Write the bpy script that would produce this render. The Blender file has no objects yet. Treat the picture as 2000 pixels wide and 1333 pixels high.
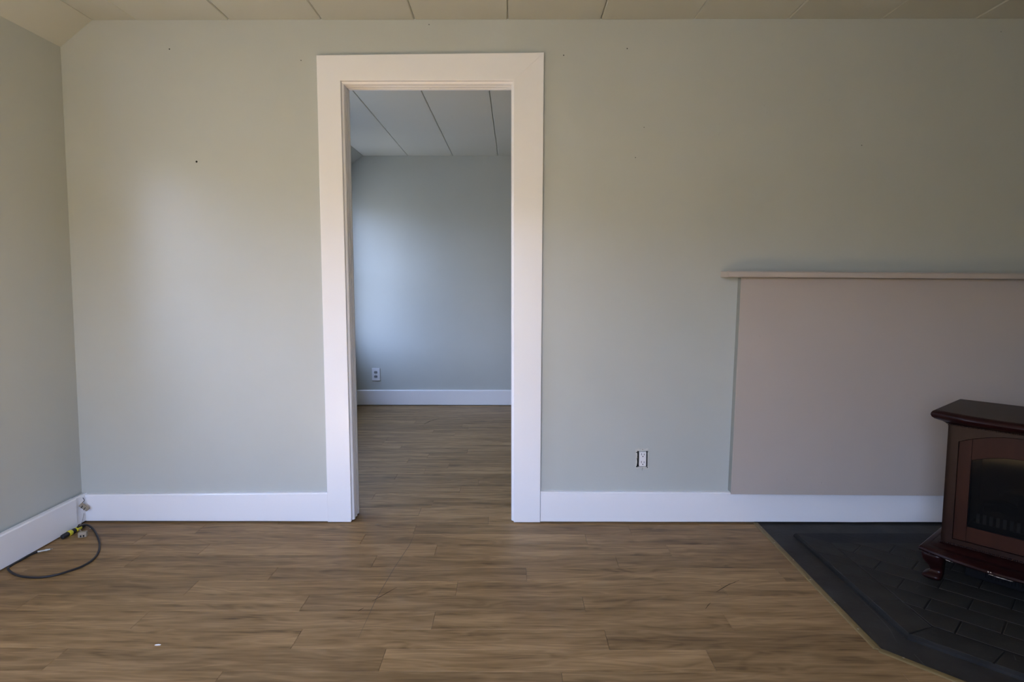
import bpy, bmesh, math, random
from mathutils import Vector, Matrix

random.seed(7)
scn = bpy.context.scene
COL = scn.collection

# ------------------------------------------------------------------ camera
F_PX = 1212.0                     # focal length in pixels of the 2000 x 1333 frame
PITCH = math.atan(114.5 / F_PX)
YAW = math.atan(5.0 / F_PX)
CAM = Vector((0, 0, 1.12))
cam_d = bpy.data.cameras.new('camera')
cam_d.sensor_width = 36.0
cam_d.lens = 36.0 * F_PX / 2000.0
cam_d.clip_start = 0.02
cam = bpy.data.objects.new('camera', cam_d)
cam.location = CAM
cam.rotation_euler = (math.pi / 2 - PITCH, 0, YAW)
COL.objects.link(cam)
scn.camera = cam

# ------------------------------------------------------------------ world, exposure
SKY_STRENGTH = 6.0
world = bpy.data.worlds.new('sky')
scn.world = world
world.use_nodes = True
wn, wl = world.node_tree.nodes, world.node_tree.links
wn.clear()
w_out = wn.new('ShaderNodeOutputWorld')
w_bg = wn.new('ShaderNodeBackground')
w_tc = wn.new('ShaderNodeTexCoord')
w_sep = wn.new('ShaderNodeSeparateXYZ')
w_map = wn.new('ShaderNodeMapRange')
w_map.inputs['From Min'].default_value = -1.0
w_map.inputs['From Max'].default_value = 1.0
w_ramp = wn.new('ShaderNodeValToRGB')
cr = w_ramp.color_ramp
cr.elements[0].position = 0.0
cr.elements[0].color = (0.22, 0.22, 0.225, 1)        # paving and earth and earth below the horizon
cr.elements[1].position = 1.0
cr.elements[1].color = (0.43, 0.62, 1.18, 1)          # zenith
e = cr.elements.new(0.545); e.color = (0.245, 0.245, 0.255, 1)
e = cr.elements.new(0.57); e.color = (0.72, 0.85, 1.29, 1)   # bright sky above the tree line
wl.new(w_tc.outputs['Generated'], w_sep.inputs[0])
wl.new(w_sep.outputs['Z'], w_map.inputs['Value'])
wl.new(w_map.outputs['Result'], w_ramp.inputs['Fac'])
wl.new(w_ramp.outputs['Color'], w_bg.inputs['Color'])
w_bg.inputs['Strength'].default_value = SKY_STRENGTH
wl.new(w_bg.outputs[0], w_out.inputs['Surface'])

sun_d = bpy.data.lights.new('sun', 'SUN')
sun_d.energy = 58.0
sun_d.angle = math.radians(1.0)
sun_d.color = (0.92, 0.98, 1.10)
sun = bpy.data.objects.new('sun', sun_d)
sun.rotation_euler = (-Vector((-0.16, 0.82, -0.74))).to_track_quat('Z', 'Y').to_euler()
COL.objects.link(sun)

scn.view_settings.view_transform = 'Standard'
scn.view_settings.look = 'None'
scn.view_settings.gamma = 1.0
scn.view_settings.use_curve_mapping = False
scn.view_settings.exposure = 2.0
scn.cycles.max_bounces = 14
scn.cycles.diffuse_bounces = 8
scn.cycles.glossy_bounces = 4
scn.cycles.transparent_max_bounces = 12
scn.cycles.sample_clamp_indirect = 6.0
scn.cycles.caustics_reflective = False
scn.cycles.caustics_refractive = False

# ------------------------------------------------------------------ pixel -> place
_F = Vector((-math.sin(YAW) * math.cos(PITCH), math.cos(YAW) * math.cos(PITCH), -math.sin(PITCH)))
_R = Vector((math.cos(YAW), math.sin(YAW), 0))
_U = _R.cross(_F)


def ray(x, y):
    return _F * F_PX + _R * (x - 1000.0) - _U * (y - 666.5)


def onZ(x, y, z=0.0):
    d = ray(x, y)
    return CAM + d * ((z - CAM.z) / d.z)


def onY(x, y, yy):
    d = ray(x, y)
    return CAM + d * (yy / d.y)


def onX(x, y, xx):
    d = ray(x, y)
    return CAM + d * (xx / d.x)


# room measures (metres) read off the photograph
D = 2.824            # back wall of the room
D2 = 5.598           # back wall of the room beyond
WT = 0.12            # partition thickness
CZ = 2.262           # ceiling height
CZ2 = 2.233
XL, XR = -2.02, 3.20
YR = -0.65
BXL, BXR = -1.57, 1.90

# ------------------------------------------------------------------ materials
MATS = {}


def srgb(r, g, b):
    def c(v):
        v /= 255.0
        return v / 12.92 if v <= 0.04045 else ((v + 0.055) / 1.055) ** 2.4
    return (c(r), c(g), c(b), 1.0)


def new_mat(name):
    m = bpy.data.materials.new(name)
    m.use_nodes = True
    n, l = m.node_tree.nodes, m.node_tree.links
    b = n['Principled BSDF']
    MATS[name] = m
    return m, n, l, b


def plain(name, col, rough=0.5, spec=0.5, metal=0.0, bump=0.0, bscale=60.0, var=0.0, vscale=4.0, coat=0.0):
    m, n, l, b = new_mat(name)
    b.inputs['Base Color'].default_value = col
    b.inputs['Roughness'].default_value = rough
    b.inputs['Specular IOR Level'].default_value = spec
    b.inputs['Metallic'].default_value = metal
    b.inputs['Coat Weight'].default_value = coat
    tc = n.new('ShaderNodeTexCoord')
    if var > 0:
        nz = n.new('ShaderNodeTexNoise')
        nz.inputs['Scale'].default_value = vscale
        nz.inputs['Detail'].default_value = 5
        l.new(tc.outputs['Object'], nz.inputs['Vector'])
        mp = n.new('ShaderNodeMapRange')
        mp.inputs['From Min'].default_value = 0.3
        mp.inputs['From Max'].default_value = 0.7
        mp.inputs['To Min'].default_value = 1 - var
        mp.inputs['To Max'].default_value = 1 + var
        l.new(nz.outputs['Fac'], mp.inputs['Value'])
        mx = n.new('ShaderNodeVectorMath')
        mx.operation = 'SCALE'
        mx.inputs[0].default_value = col[:3]
        l.new(mp.outputs['Result'], mx.inputs['Scale'])
        l.new(mx.outputs['Vector'], b.inputs['Base Color'])
    if bump > 0:
        nb = n.new('ShaderNodeTexNoise')
        nb.inputs['Scale'].default_value = bscale
        nb.inputs['Detail'].default_value = 4
        l.new(tc.outputs['Object'], nb.inputs['Vector'])
        bp = n.new('ShaderNodeBump')
        bp.inputs['Strength'].default_value = bump
        bp.inputs['Distance'].default_value = 0.002
        l.new(nb.outputs['Fac'], bp.inputs['Height'])
        l.new(bp.outputs['Normal'], b.inputs['Normal'])
    return m


SAGE = (0.438, 0.457, 0.425, 1)
plain('sage_paint', SAGE, rough=0.34, spec=0.45, bump=0.10, bscale=45, var=0.018, vscale=3)
plain('ceiling_paint', (0.452, 0.46, 0.42, 1), rough=0.55, spec=0.3, bump=0.10, bscale=30, var=0.015, vscale=2)
plain('ceiling_paint_brightened', (0.57, 0.575, 0.53, 1), rough=0.55, spec=0.3, bump=0.10, bscale=30, var=0.015, vscale=2)  # same ceiling paint made lighter, standing in for light in the far room
plain('white_paint', (0.77, 0.765, 0.77, 1), rough=0.28, spec=0.5, bump=0.10, bscale=35)
plain('greige_paint', (0.435, 0.385, 0.34, 1), rough=0.40, spec=0.4, bump=0.12, bscale=40, var=0.015)
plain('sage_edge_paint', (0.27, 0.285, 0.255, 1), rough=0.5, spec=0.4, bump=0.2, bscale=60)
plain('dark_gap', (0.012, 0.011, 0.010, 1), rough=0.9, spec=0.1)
plain('subfloor', (0.05, 0.035, 0.022, 1), rough=0.9, spec=0.1)
plain('outlet_plastic', (0.72, 0.71, 0.70, 1), rough=0.35)
plain('outlet_slot', (0.015, 0.014, 0.014, 1), rough=0.8)
plain('plate_plastic', (0.66, 0.66, 0.67, 1), rough=0.35)
plain('grey_receptacle', (0.22, 0.23, 0.24, 1), rough=0.45)
plain('zinc', (0.42, 0.42, 0.40, 1), rough=0.45, metal=0.7)
plain('plaster', (0.52, 0.51, 0.46, 1), rough=0.9, bump=0.6, bscale=200)
plain('steel', (0.36, 0.34, 0.29, 1), rough=0.5, metal=0.5)
plain('black_rubber', (0.014, 0.012, 0.013, 1), rough=0.55)
plain('yellow_plastic', (0.62, 0.56, 0.035, 1), rough=0.4)
plain('beige_plastic', (0.32, 0.265, 0.19, 1), rough=0.45)
plain('grey_wire', (0.36, 0.32, 0.30, 1), rough=0.5)
plain('brass_strip', (0.165, 0.115, 0.045, 1), rough=0.5, spec=0.3, metal=0.1, bump=0.2, bscale=90, var=0.12, vscale=25)
plain('nail_steel', (0.30, 0.26, 0.18, 1), rough=0.4, metal=0.7)
plain('heater_black', (0.004, 0.004, 0.0045, 1), rough=0.6, spec=0.08)
plain('cream_chip', (0.60, 0.50, 0.38, 1), rough=0.8)
plain('grate_grey', (0.30, 0.30, 0.29, 1), rough=0.6)
plain('firebox', (0.02, 0.02, 0.019, 1), rough=0.8)
plain('lawn', (0.10, 0.13, 0.05, 1), rough=0.95)


def hearth_paint(name, base, scratch):
    """Charcoal floor paint over brick, with thin pale scuffs."""
    m, n, l, b = new_mat(name)
    tc = n.new('ShaderNodeTexCoord')
    nz = n.new('ShaderNodeTexNoise'); nz.inputs['Scale'].default_value = 9; nz.inputs['Detail'].default_value = 6
    l.new(tc.outputs['Object'], nz.inputs['Vector'])
    rp = n.new('ShaderNodeValToRGB')
    rp.color_ramp.elements[0].position = 0.3; rp.color_ramp.elements[0].color = (base[0] * .75, base[1] * .72, base[2] * .70, 1)
    rp.color_ramp.elements[1].position = 0.7; rp.color_ramp.elements[1].color = (base[0] * 1.3, base[1] * 1.3, base[2] * 1.3, 1)
    l.new(nz.outputs['Fac'], rp.inputs['Fac'])
    mp = n.new('ShaderNodeMapping'); mp.inputs['Scale'].default_value = (10, 70, 10); mp.inputs['Rotation'].default_value = (0, 0, 0.9)
    l.new(tc.outputs['Object'], mp.inputs['Vector'])
    n2 = n.new('ShaderNodeTexNoise'); n2.inputs['Scale'].default_value = 1.3; n2.inputs['Detail'].default_value = 3
    l.new(mp.outputs['Vector'], n2.inputs['Vector'])
    r2 = n.new('ShaderNodeValToRGB')
    r2.color_ramp.elements[0].position = 0.70; r2.color_ramp.elements[0].color = (0, 0, 0, 1)
    r2.color_ramp.elements[1].position = 0.80; r2.color_ramp.elements[1].color = (scratch, scratch, scratch, 1)
    l.new(n2.outputs['Fac'], r2.inputs['Fac'])
    mx = n.new('ShaderNodeMix'); mx.data_type = 'RGBA'
    mx.inputs[7].default_value = (0.11, 0.11, 0.105, 1)
    l.new(r2.outputs['Color'], mx.inputs[0]); l.new(rp.outputs['Color'], mx.inputs[6])
    l.new(mx.outputs[2], b.inputs['Base Color'])
    b.inputs['Roughness'].default_value = 0.5
    b.inputs['Specular IOR Level'].default_value = 0.10
    bp = n.new('ShaderNodeBump'); bp.inputs['Strength'].default_value = 0.5; bp.inputs['Distance'].default_value = 0.002
    n3 = n.new('ShaderNodeTexNoise'); n3.inputs['Scale'].default_value = 45; n3.inputs['Detail'].default_value = 5
    l.new(tc.outputs['Object'], n3.inputs['Vector'])
    l.new(n3.outputs['Fac'], bp.inputs['Height']); l.new(bp.outputs['Normal'], b.inputs['Normal'])
    return m


hearth_paint('charcoal_board', (0.029, 0.0268, 0.0235), 0.35)
hearth_paint('charcoal_brick', (0.0235, 0.0218, 0.018), 0.7)
hearth_paint('charcoal_joint_shaded', (0.012, 0.0115, 0.0105), 0.5)  # joint colour, with shade mixed in for the pad edge facing the window


def wood_plank():
    m, n, l, b = new_mat('plank_wood')
    tc = n.new('ShaderNodeTexCoord')
    oi = n.new('ShaderNodeObjectInfo')
    off = n.new('ShaderNodeVectorMath'); off.operation = 'SCALE'; off.inputs[0].default_value = (37.0, 91.0, 13.0)
    l.new(oi.outputs['Random'], off.inputs['Scale'])
    add = n.new('ShaderNodeVectorMath'); add.operation = 'ADD'
    l.new(tc.outputs['Object'], add.inputs[0]); l.new(off.outputs['Vector'], add.inputs[1])
    # long figure: wavy growth rings cut lengthwise
    mpw = n.new('ShaderNodeMapping'); mpw.inputs['Scale'].default_value = (2.6, 15.0, 1.0)
    l.new(add.outputs['Vector'], mpw.inputs['Vector'])
    fig = n.new('ShaderNodeTexNoise'); fig.inputs['Scale'].default_value = 1.0; fig.inputs['Detail'].default_value = 2.5
    fig.inputs['Distortion'].default_value = 0.6
    l.new(mpw.outputs['Vector'], fig.inputs['Vector'])
    rings = n.new('ShaderNodeMath'); rings.operation = 'MULTIPLY'; rings.inputs[1].default_value = 42.0
    l.new(fig.outputs['Fac'], rings.inputs[0])
    sn = n.new('ShaderNodeMath'); sn.operation = 'SINE'
    l.new(rings.outputs[0], sn.inputs[0])
    # fine pores and streaks
    mps = n.new('ShaderNodeMapping'); mps.inputs['Scale'].default_value = (10.0, 130.0, 1.0)
    l.new(add.outputs['Vector'], mps.inputs['Vector'])
    st = n.new('ShaderNodeTexNoise'); st.inputs['Scale'].default_value = 1.0; st.inputs['Detail'].default_value = 5
    l.new(mps.outputs['Vector'], st.inputs['Vector'])
    # broad tone
    mpb = n.new('ShaderNodeMapping'); mpb.inputs['Scale'].default_value = (2.4, 24.0, 1.0)
    l.new(add.outputs['Vector'], mpb.inputs['Vector'])
    br = n.new('ShaderNodeTexNoise'); br.inputs['Scale'].default_value = 1.0; br.inputs['Detail'].default_value = 3
    l.new(mpb.outputs['Vector'], br.inputs['Vector'])
    a1 = n.new('ShaderNodeMath'); a1.operation = 'MULTIPLY_ADD'; a1.inputs[1].default_value = 0.075
    l.new(sn.outputs[0], a1.inputs[0]); l.new(br.outputs['Fac'], a1.inputs[2])
    a2 = n.new('ShaderNodeMath'); a2.operation = 'MULTIPLY_ADD'; a2.inputs[1].default_value = 0.55
    l.new(st.outputs['Fac'], a2.inputs[0]); l.new(a1.outputs[0], a2.inputs[2])
    rp = n.new('ShaderNodeValToRGB')
    cr = rp.color_ramp
    cr.elements[0].position = 0.45; cr.elements[0].color = (0.106, 0.061, 0.023, 1)
    cr.elements[1].position = 1.05; cr.elements[1].color = (0.320, 0.200, 0.092, 1)
    e = cr.elements.new(0.66); e.color = (0.197, 0.117, 0.047, 1)
    e = cr.elements.new(0.84); e.color = (0.252, 0.154, 0.067, 1)
    l.new(a2.outputs[0], rp.inputs['Fac'])
    # each plank a little lighter or darker
    r2 = n.new('ShaderNodeMath'); r2.operation = 'MULTIPLY'; r2.inputs[1].default_value = 7.31
    l.new(oi.outputs['Random'], r2.inputs[0])
    fr = n.new('ShaderNodeMath'); fr.operation = 'FRACT'; l.new(r2.outputs[0], fr.inputs[0])
    mr = n.new('ShaderNodeMapRange'); mr.inputs['To Min'].default_value = 0.86; mr.inputs['To Max'].default_value = 1.13
    l.new(fr.outputs[0], mr.inputs['Value'])
    sc = n.new('ShaderNodeVectorMath'); sc.operation = 'SCALE'
    l.new(rp.outputs['Color'], sc.inputs[0]); l.new(mr.outputs['Result'], sc.inputs['Scale'])
    l.new(sc.outputs['Vector'], b.inputs['Base Color'])
    b.inputs['Roughness'].default_value = 0.44
    b.inputs['Specular IOR Level'].default_value = 0.16
    bp = n.new('ShaderNodeBump'); bp.inputs['Strength'].default_value = 0.10; bp.inputs['Distance'].default_value = 0.001
    l.new(st.outputs['Fac'], bp.inputs['Height']); l.new(bp.outputs['Normal'], b.inputs['Normal'])
    return m


wood_plank()


def stove_wood(name, c0, c1, rough=0.3):
    m, n, l, b = new_mat(name)
    tc = n.new('ShaderNodeTexCoord')
    mp = n.new('ShaderNodeMapping'); mp.inputs['Scale'].default_value = (6, 6, 1.2)
    l.new(tc.outputs['Object'], mp.inputs['Vector'])
    nz = n.new('ShaderNodeTexNoise'); nz.inputs['Scale'].default_value = 6; nz.inputs['Detail'].default_value = 4
    l.new(mp.outputs['Vector'], nz.inputs['Vector'])
    rp = n.new('ShaderNodeValToRGB')
    rp.color_ramp.elements[0].position = 0.3; rp.color_ramp.elements[0].color = c0
    rp.color_ramp.elements[1].position = 0.7; rp.color_ramp.elements[1].color = c1
    l.new(nz.outputs['Fac'], rp.inputs['Fac'])
    l.new(rp.outputs['Color'], b.inputs['Base Color'])
    b.inputs['Roughness'].default_value = rough
    b.inputs['Specular IOR Level'].default_value = 0.16
    return m


stove_wood('mahogany', (0.0155, 0.0066, 0.0048, 1), (0.020, 0.0086, 0.0062, 1), 0.38)
stove_wood('mahogany_door', (0.022, 0.0054, 0.0020, 1), (0.030, 0.0078, 0.0030, 1), 0.5)
stove_wood('mahogany_red', (0.0115, 0.0030, 0.0028, 1), (0.016, 0.0042, 0.0038, 1), 0.32)

m, n, l, b = new_mat('stove_glass')
b.inputs['Base Color'].default_value = (0.012, 0.012, 0.012, 1)
b.inputs['Roughness'].default_value = 0.08
b.inputs['Specular IOR Level'].default_value = 0.25
tr = n.new('ShaderNodeBsdfTransparent'); tr.inputs['Color'].default_value = (0.55, 0.55, 0.55, 1)
mx = n.new('ShaderNodeMixShader'); mx.inputs[0].default_value = 0.35
out = n['Material Output']
l.new(tr.outputs[0], mx.inputs[1]); l.new(b.outputs[0], mx.inputs[2]); l.new(mx.outputs[0], out.inputs['Surface'])

m, n, l, b = new_mat('window_glass')
tr = n.new('ShaderNodeBsdfTransparent'); tr.inputs['Color'].default_value = (0.94, 0.96, 0.96, 1)
gl = n.new('ShaderNodeBsdfGlossy'); gl.inputs['Roughness'].default_value = 0.02
mx = n.new('ShaderNodeMixShader'); mx.inputs[0].default_value = 0.06
out = n['Material Output']
l.new(tr.outputs[0], mx.inputs[1]); l.new(gl.outputs[0], mx.inputs[2]); l.new(mx.outputs[0], out.inputs['Surface'])


# ------------------------------------------------------------------ mesh helpers
def link(name, bm, mat, parent=None, loc=None, smooth=False):
    bmesh.ops.recalc_face_normals(bm, faces=bm.faces)
    me = bpy.data.meshes.new(name)
    bm.to_mesh(me); bm.free()
    if mat:
        me.materials.append(MATS[mat])
    if smooth:
        for p in me.polygons:
            p.use_smooth = True
    o = bpy.data.objects.new(name, me)
    COL.objects.link(o)
    if loc is not None:
        o.location = loc
    if parent is not None:
        o.parent = parent
    return o


def empty(name, loc=(0, 0, 0), rz=0.0):
    o = bpy.data.objects.new(name, None)
    o.empty_display_size = 0.05
    COL.objects.link(o)
    o.location = loc
    o.rotation_euler = (0, 0, rz)
    return o


def tag(o, label, cat, group=None):
    o['label'] = label; o['category'] = cat
    if group:
        o['group'] = group
    return o


def struct(o, label=None):
    o['kind'] = 'structure'
    if label:
        o['label'] = label
    return o


def a_box(bm, x0, x1, y0, y1, z0, z1, bevel=0.0, seg=2):
    vs = [bm.verts.new((x, y, z)) for z in (z0, z1) for y in (y0, y1) for x in (x0, x1)]
    q = [(0, 1, 3, 2), (4, 6, 7, 5), (0, 4, 5, 1), (2, 3, 7, 6), (0, 2, 6, 4), (1, 5, 7, 3)]
    fs = [bm.faces.new([vs[i] for i in f]) for f in q]
    if bevel > 0:
        es = list({e for f in fs for e in f.edges})
        bmesh.ops.bevel(bm, geom=es, offset=bevel, segments=seg, affect='EDGES', profile=0.5)


def box(name, x0, x1, y0, y1, z0, z1, mat, parent=None, bevel=0.0, seg=2, smooth=False):
    bm = bmesh.new()
    a_box(bm, x0, x1, y0, y1, z0, z1, bevel, seg)
    return link(name, bm, mat, parent, smooth=smooth)


def a_prism(bm, pts, axis, lo, hi):
    """Extrude a 2D polygon along an axis: 'x' takes (y,z), 'y' takes (x,z), 'z' takes (x,y)."""
    def P(a, b, c):
        return {'x': (c, a, b), 'y': (a, c, b), 'z': (a, b, c)}[axis]
    v0 = [bm.verts.new(P(a, b, lo)) for a, b in pts]
    v1 = [bm.verts.new(P(a, b, hi)) for a, b in pts]
    bm.faces.new(v0); bm.faces.new(v1[::-1])
    k = len(pts)
    for i in range(k):
        j = (i + 1) % k
        bm.faces.new((v0[i], v1[i], v1[j], v0[j]))


def prism(name, pts, axis, lo, hi, mat, parent=None, bevel=0.0, smooth=False):
    bm = bmesh.new()
    a_prism(bm, pts, axis, lo, hi)
    if bevel:
        bmesh.ops.bevel(bm, geom=list(bm.edges), offset=bevel, segments=2, affect='EDGES', profile=0.5)
    return link(name, bm, mat, parent, smooth=smooth)


def a_loft(bm, rings, cap=True):
    vr = [[bm.verts.new(p) for p in r] for r in rings]
    k = len(rings[0])
    for a, b in zip(vr[:-1], vr[1:]):
        for i in range(k):
            j = (i + 1) % k
            bm.faces.new((a[i], a[j], b[j], b[i]))
    if cap:
        bm.faces.new(vr[0][::-1]); bm.faces.new(vr[-1])


def a_tube(bm, pts, rad, seg=10):
    pts = [Vector(p) for p in pts]
    rings = []
    up = Vector((0, 0, 1))
    prev = None
    for i, p in enumerate(pts):
        t = (pts[min(i + 1, len(pts) - 1)] - pts[max(i - 1, 0)]).normalized()
        if prev is None:
            s = t.cross(up)
            if s.length < 1e-4:
                s = t.cross(Vector((1, 0, 0)))
            s.normalize()
        else:
            s = (prev - t * prev.dot(t)).normalized()
        prev = s
        u = s.cross(t)
        r = rad[i] if isinstance(rad, (list, tuple)) else rad
        rings.append([p + s * math.cos(a) * r + u * math.sin(a) * r for a in [2 * math.pi * k / seg for k in range(seg)]])
    a_loft(bm, rings)


def catmull(pts, n=8):
    pts = [Vector(p) for p in pts]
    out = []
    for i in range(len(pts) - 1):
        p0 = pts[max(i - 1, 0)]; p1 = pts[i]; p2 = pts[i + 1]; p3 = pts[min(i + 2, len(pts) - 1)]
        for k in range(n):
            t = k / n
            out.append(0.5 * ((2 * p1) + (p2 - p0) * t + (2 * p0 - 5 * p1 + 4 * p2 - p3) * t * t + (3 * p1 - p0 - 3 * p2 + p3) * t ** 3))
    out.append(pts[-1])
    return out


def holed_wall(name, axis, u0, u1, z0, z1, w0, w1, holes, mat, reveal=None):
    """A wall slab with rectangular holes (u0,u1,z0,z1). axis 'y': slab spans w in y; axis 'x': spans w in x."""
    us = sorted({u0, u1} | {v for h in holes for v in h[:2]})
    zs = sorted({z0, z1} | {v for h in holes for v in h[2:]})
    bm = bmesh.new()
    cache = {}

    def V(u, z, w):
        k = (round(u, 5), round(z, 5), round(w, 5))
        if k not in cache:
            cache[k] = bm.verts.new((u, w, z) if axis == 'y' else (w, u, z))
        return cache[k]

    def solid(i, j):
        if not (0 <= i < len(us) - 1 and 0 <= j < len(zs) - 1):
            return False
        cu, cz = (us[i] + us[i + 1]) / 2, (zs[j] + zs[j + 1]) / 2
        return not any(h[0] < cu < h[1] and h[2] < cz < h[3] for h in holes)
    for i in range(len(us) - 1):
        for j in range(len(zs) - 1):
            if not solid(i, j):
                continue
            a, b, c, d = us[i], us[i + 1], zs[j], zs[j + 1]
            for w in (w0, w1):
                bm.faces.new((V(a, c, w), V(b, c, w), V(b, d, w), V(a, d, w)))
            for (di, dj, p, q) in ((-1, 0, (a, c), (a, d)), (1, 0, (b, c), (b, d)), (0, -1, (a, c), (b, c)), (0, 1, (a, d), (b, d))):
                if not solid(i + di, j + dj):
                    bm.faces.new((V(*p, w0), V(*q, w0), V(*q, w1), V(*p, w1)))
    return struct(link(name, bm, mat))


# ================================================================== STRUCTURE
# ---- openings
OX0, OX1, OZ = -0.763, -0.004, 2.000        # doorway
HX0, HX1, HZ0, HZ1 = 0.569, 0.619, 0.264, 0.341   # ragged hole of the bare socket
WIN = [  # left wall windows: y0, y1, z0, z1
    (1.74, 2.16, 0.84, 1.80),
]
RWIN = (-1.30, 0.20, 0.50, 1.90)            # rear wall window behind the camera: x0, x1, z0, z1
BWIN = (4.84, 5.36, 0.60, 1.90)
BWIN2 = (3.30, 3.85, 0.75, 1.92)  # unseen opening, added to brighten the ceiling of the room beyond

wall_back = holed_wall('wall_back', 'y', XL - 0.14, XR + 0.12, 0.0, CZ + 0.05, D, D + WT,
                       [(OX0 - 0.02, OX1 + 0.02, 0.0, OZ + 0.02), (HX0, HX1, HZ0, HZ1)], 'sage_paint')
# the left wall leans a touch: its foot stands further out than its head
wall_left = holed_wall('wall_left', 'x', YR, D + 0.02, -0.02, 2.155, XL - 0.14, XL,
                       [(w[0], w[1], w[2], w[3]) for w in WIN], 'sage_paint')
for v in wall_left.data.vertices:
    v.co.x += -0.013 + 0.0185 * v.co.z
wall_right = struct(box('wall_right', XR, XR + 0.12, YR, D, 0, CZ + 0.05, 'sage_paint'))
wall_rear = holed_wall('wall_rear', 'y', XL - 0.14, XR + 0.12, 0.0, CZ + 0.05, YR - 0.12, YR, [RWIN], 'sage_paint')
# room beyond the doorway
wall_far = struct(box('wall_far', BXL - 0.14, BXR + 0.12, D2, D2 + 0.12, 0, CZ2 + 0.05, 'sage_paint'))
wall_far_left = holed_wall('wall_far_left', 'x', D + WT, D2, -0.02, 2.13, BXL - 0.14, BXL, [BWIN, BWIN2], 'sage_paint')
wall_far_right = struct(box('wall_far_right', BXR, BXR + 0.12, D + WT, D2, 0, CZ2 + 0.05, 'sage_paint'))

# ---- ceilings: tongue-and-groove boards, 16 inches wide, running toward the back wall
def ceiling(name, xs, y0, y1, z, x_lo, x_hi, mat='ceiling_paint'):
    base = struct(box(name, x_lo, x_hi, y0, y1, z + 0.012, z + 0.08, 'sage_edge_paint'))
    for a, b in zip(xs[:-1], xs[1:]):
        g = 0.0011
        dz = random.uniform(-0.0012, 0.0008)
        pts = [(a + g, z + 0.0125), (a + g, z + dz + 0.004), (a + g + 0.004, z + dz), (b - g - 0.004, z + dz), (b - g, z + dz + 0.004), (b - g, z + 0.0125)]
        prism('ceiling_board', pts, 'y', y0 + 0.001, y1 - 0.001, mat, base)
    return base


SEAM = [-1.2475 + 0.406 * k for k in range(0, 11)]
ceil_main = ceiling('ceiling', [-1.846, -1.6535] + SEAM + [XR], YR, D, CZ, -1.846, XR)
BSEAM = [-0.942 + 0.398 * k for k in range(0, 8)]
ceil_far = ceiling('ceiling_far', [-1.342] + BSEAM + [BXR], D + WT, D2, CZ2, -1.342, BXR, 'ceiling_paint_brightened')
# sloping strip between ceiling and left wall
trim_cove = struct(prism('trim_1', [(-1.846, CZ), (-1.9935, 2.149), (-2.04, 2.149), (-2.04, CZ + 0.06), (-1.846, CZ + 0.06)], 'y', YR, D + 0.005, 'ceiling_paint'),
                   'sage painted sloping strip joining ceiling and left wall')
struct(prism('trim_2', [(-1.342, CZ2), (BXL, 2.06), (BXL - 0.06, 2.06), (BXL - 0.06, CZ2 + 0.06), (-1.342, CZ2 + 0.06)], 'y', D + WT, D2 + 0.005, 'ceiling_paint'),
       'sloping strip joining ceiling and left wall of the room beyond')

# ---- floor
floor = struct(box('floor', XL - 0.14, XR + 0.12, YR - 0.1, D2 + 0.1, -0.06, -0.0045, 'subfloor'))
floor['label'] = 'warm brown wood strip flooring running through both rooms'
HC = onZ(1716, 1271)                                   # corner of the strip round the hearth
HX, HY = HC.x, HC.y
HFRONT = 1.25
ROW_W, PL_L, Y_REF = 0.1092, 0.978, 2.677
PHASE = {-1: 0.524, 0: 0.314, 1: 0.648, 2: 0.413, 3: 0.046, 4: 0.766, 5: 0.242, 6: 0.709, 7: 0.291, 8: 0.585, 9: 0.136}


def xr_at(y):
    if y >= D + WT * 0.5:
        return BXR
    if y >= HY:
        return HX + (y - HY) * 0.012
    if y >= HFRONT:
        return HX + (HY - y) * 0.92
    return XR


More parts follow.
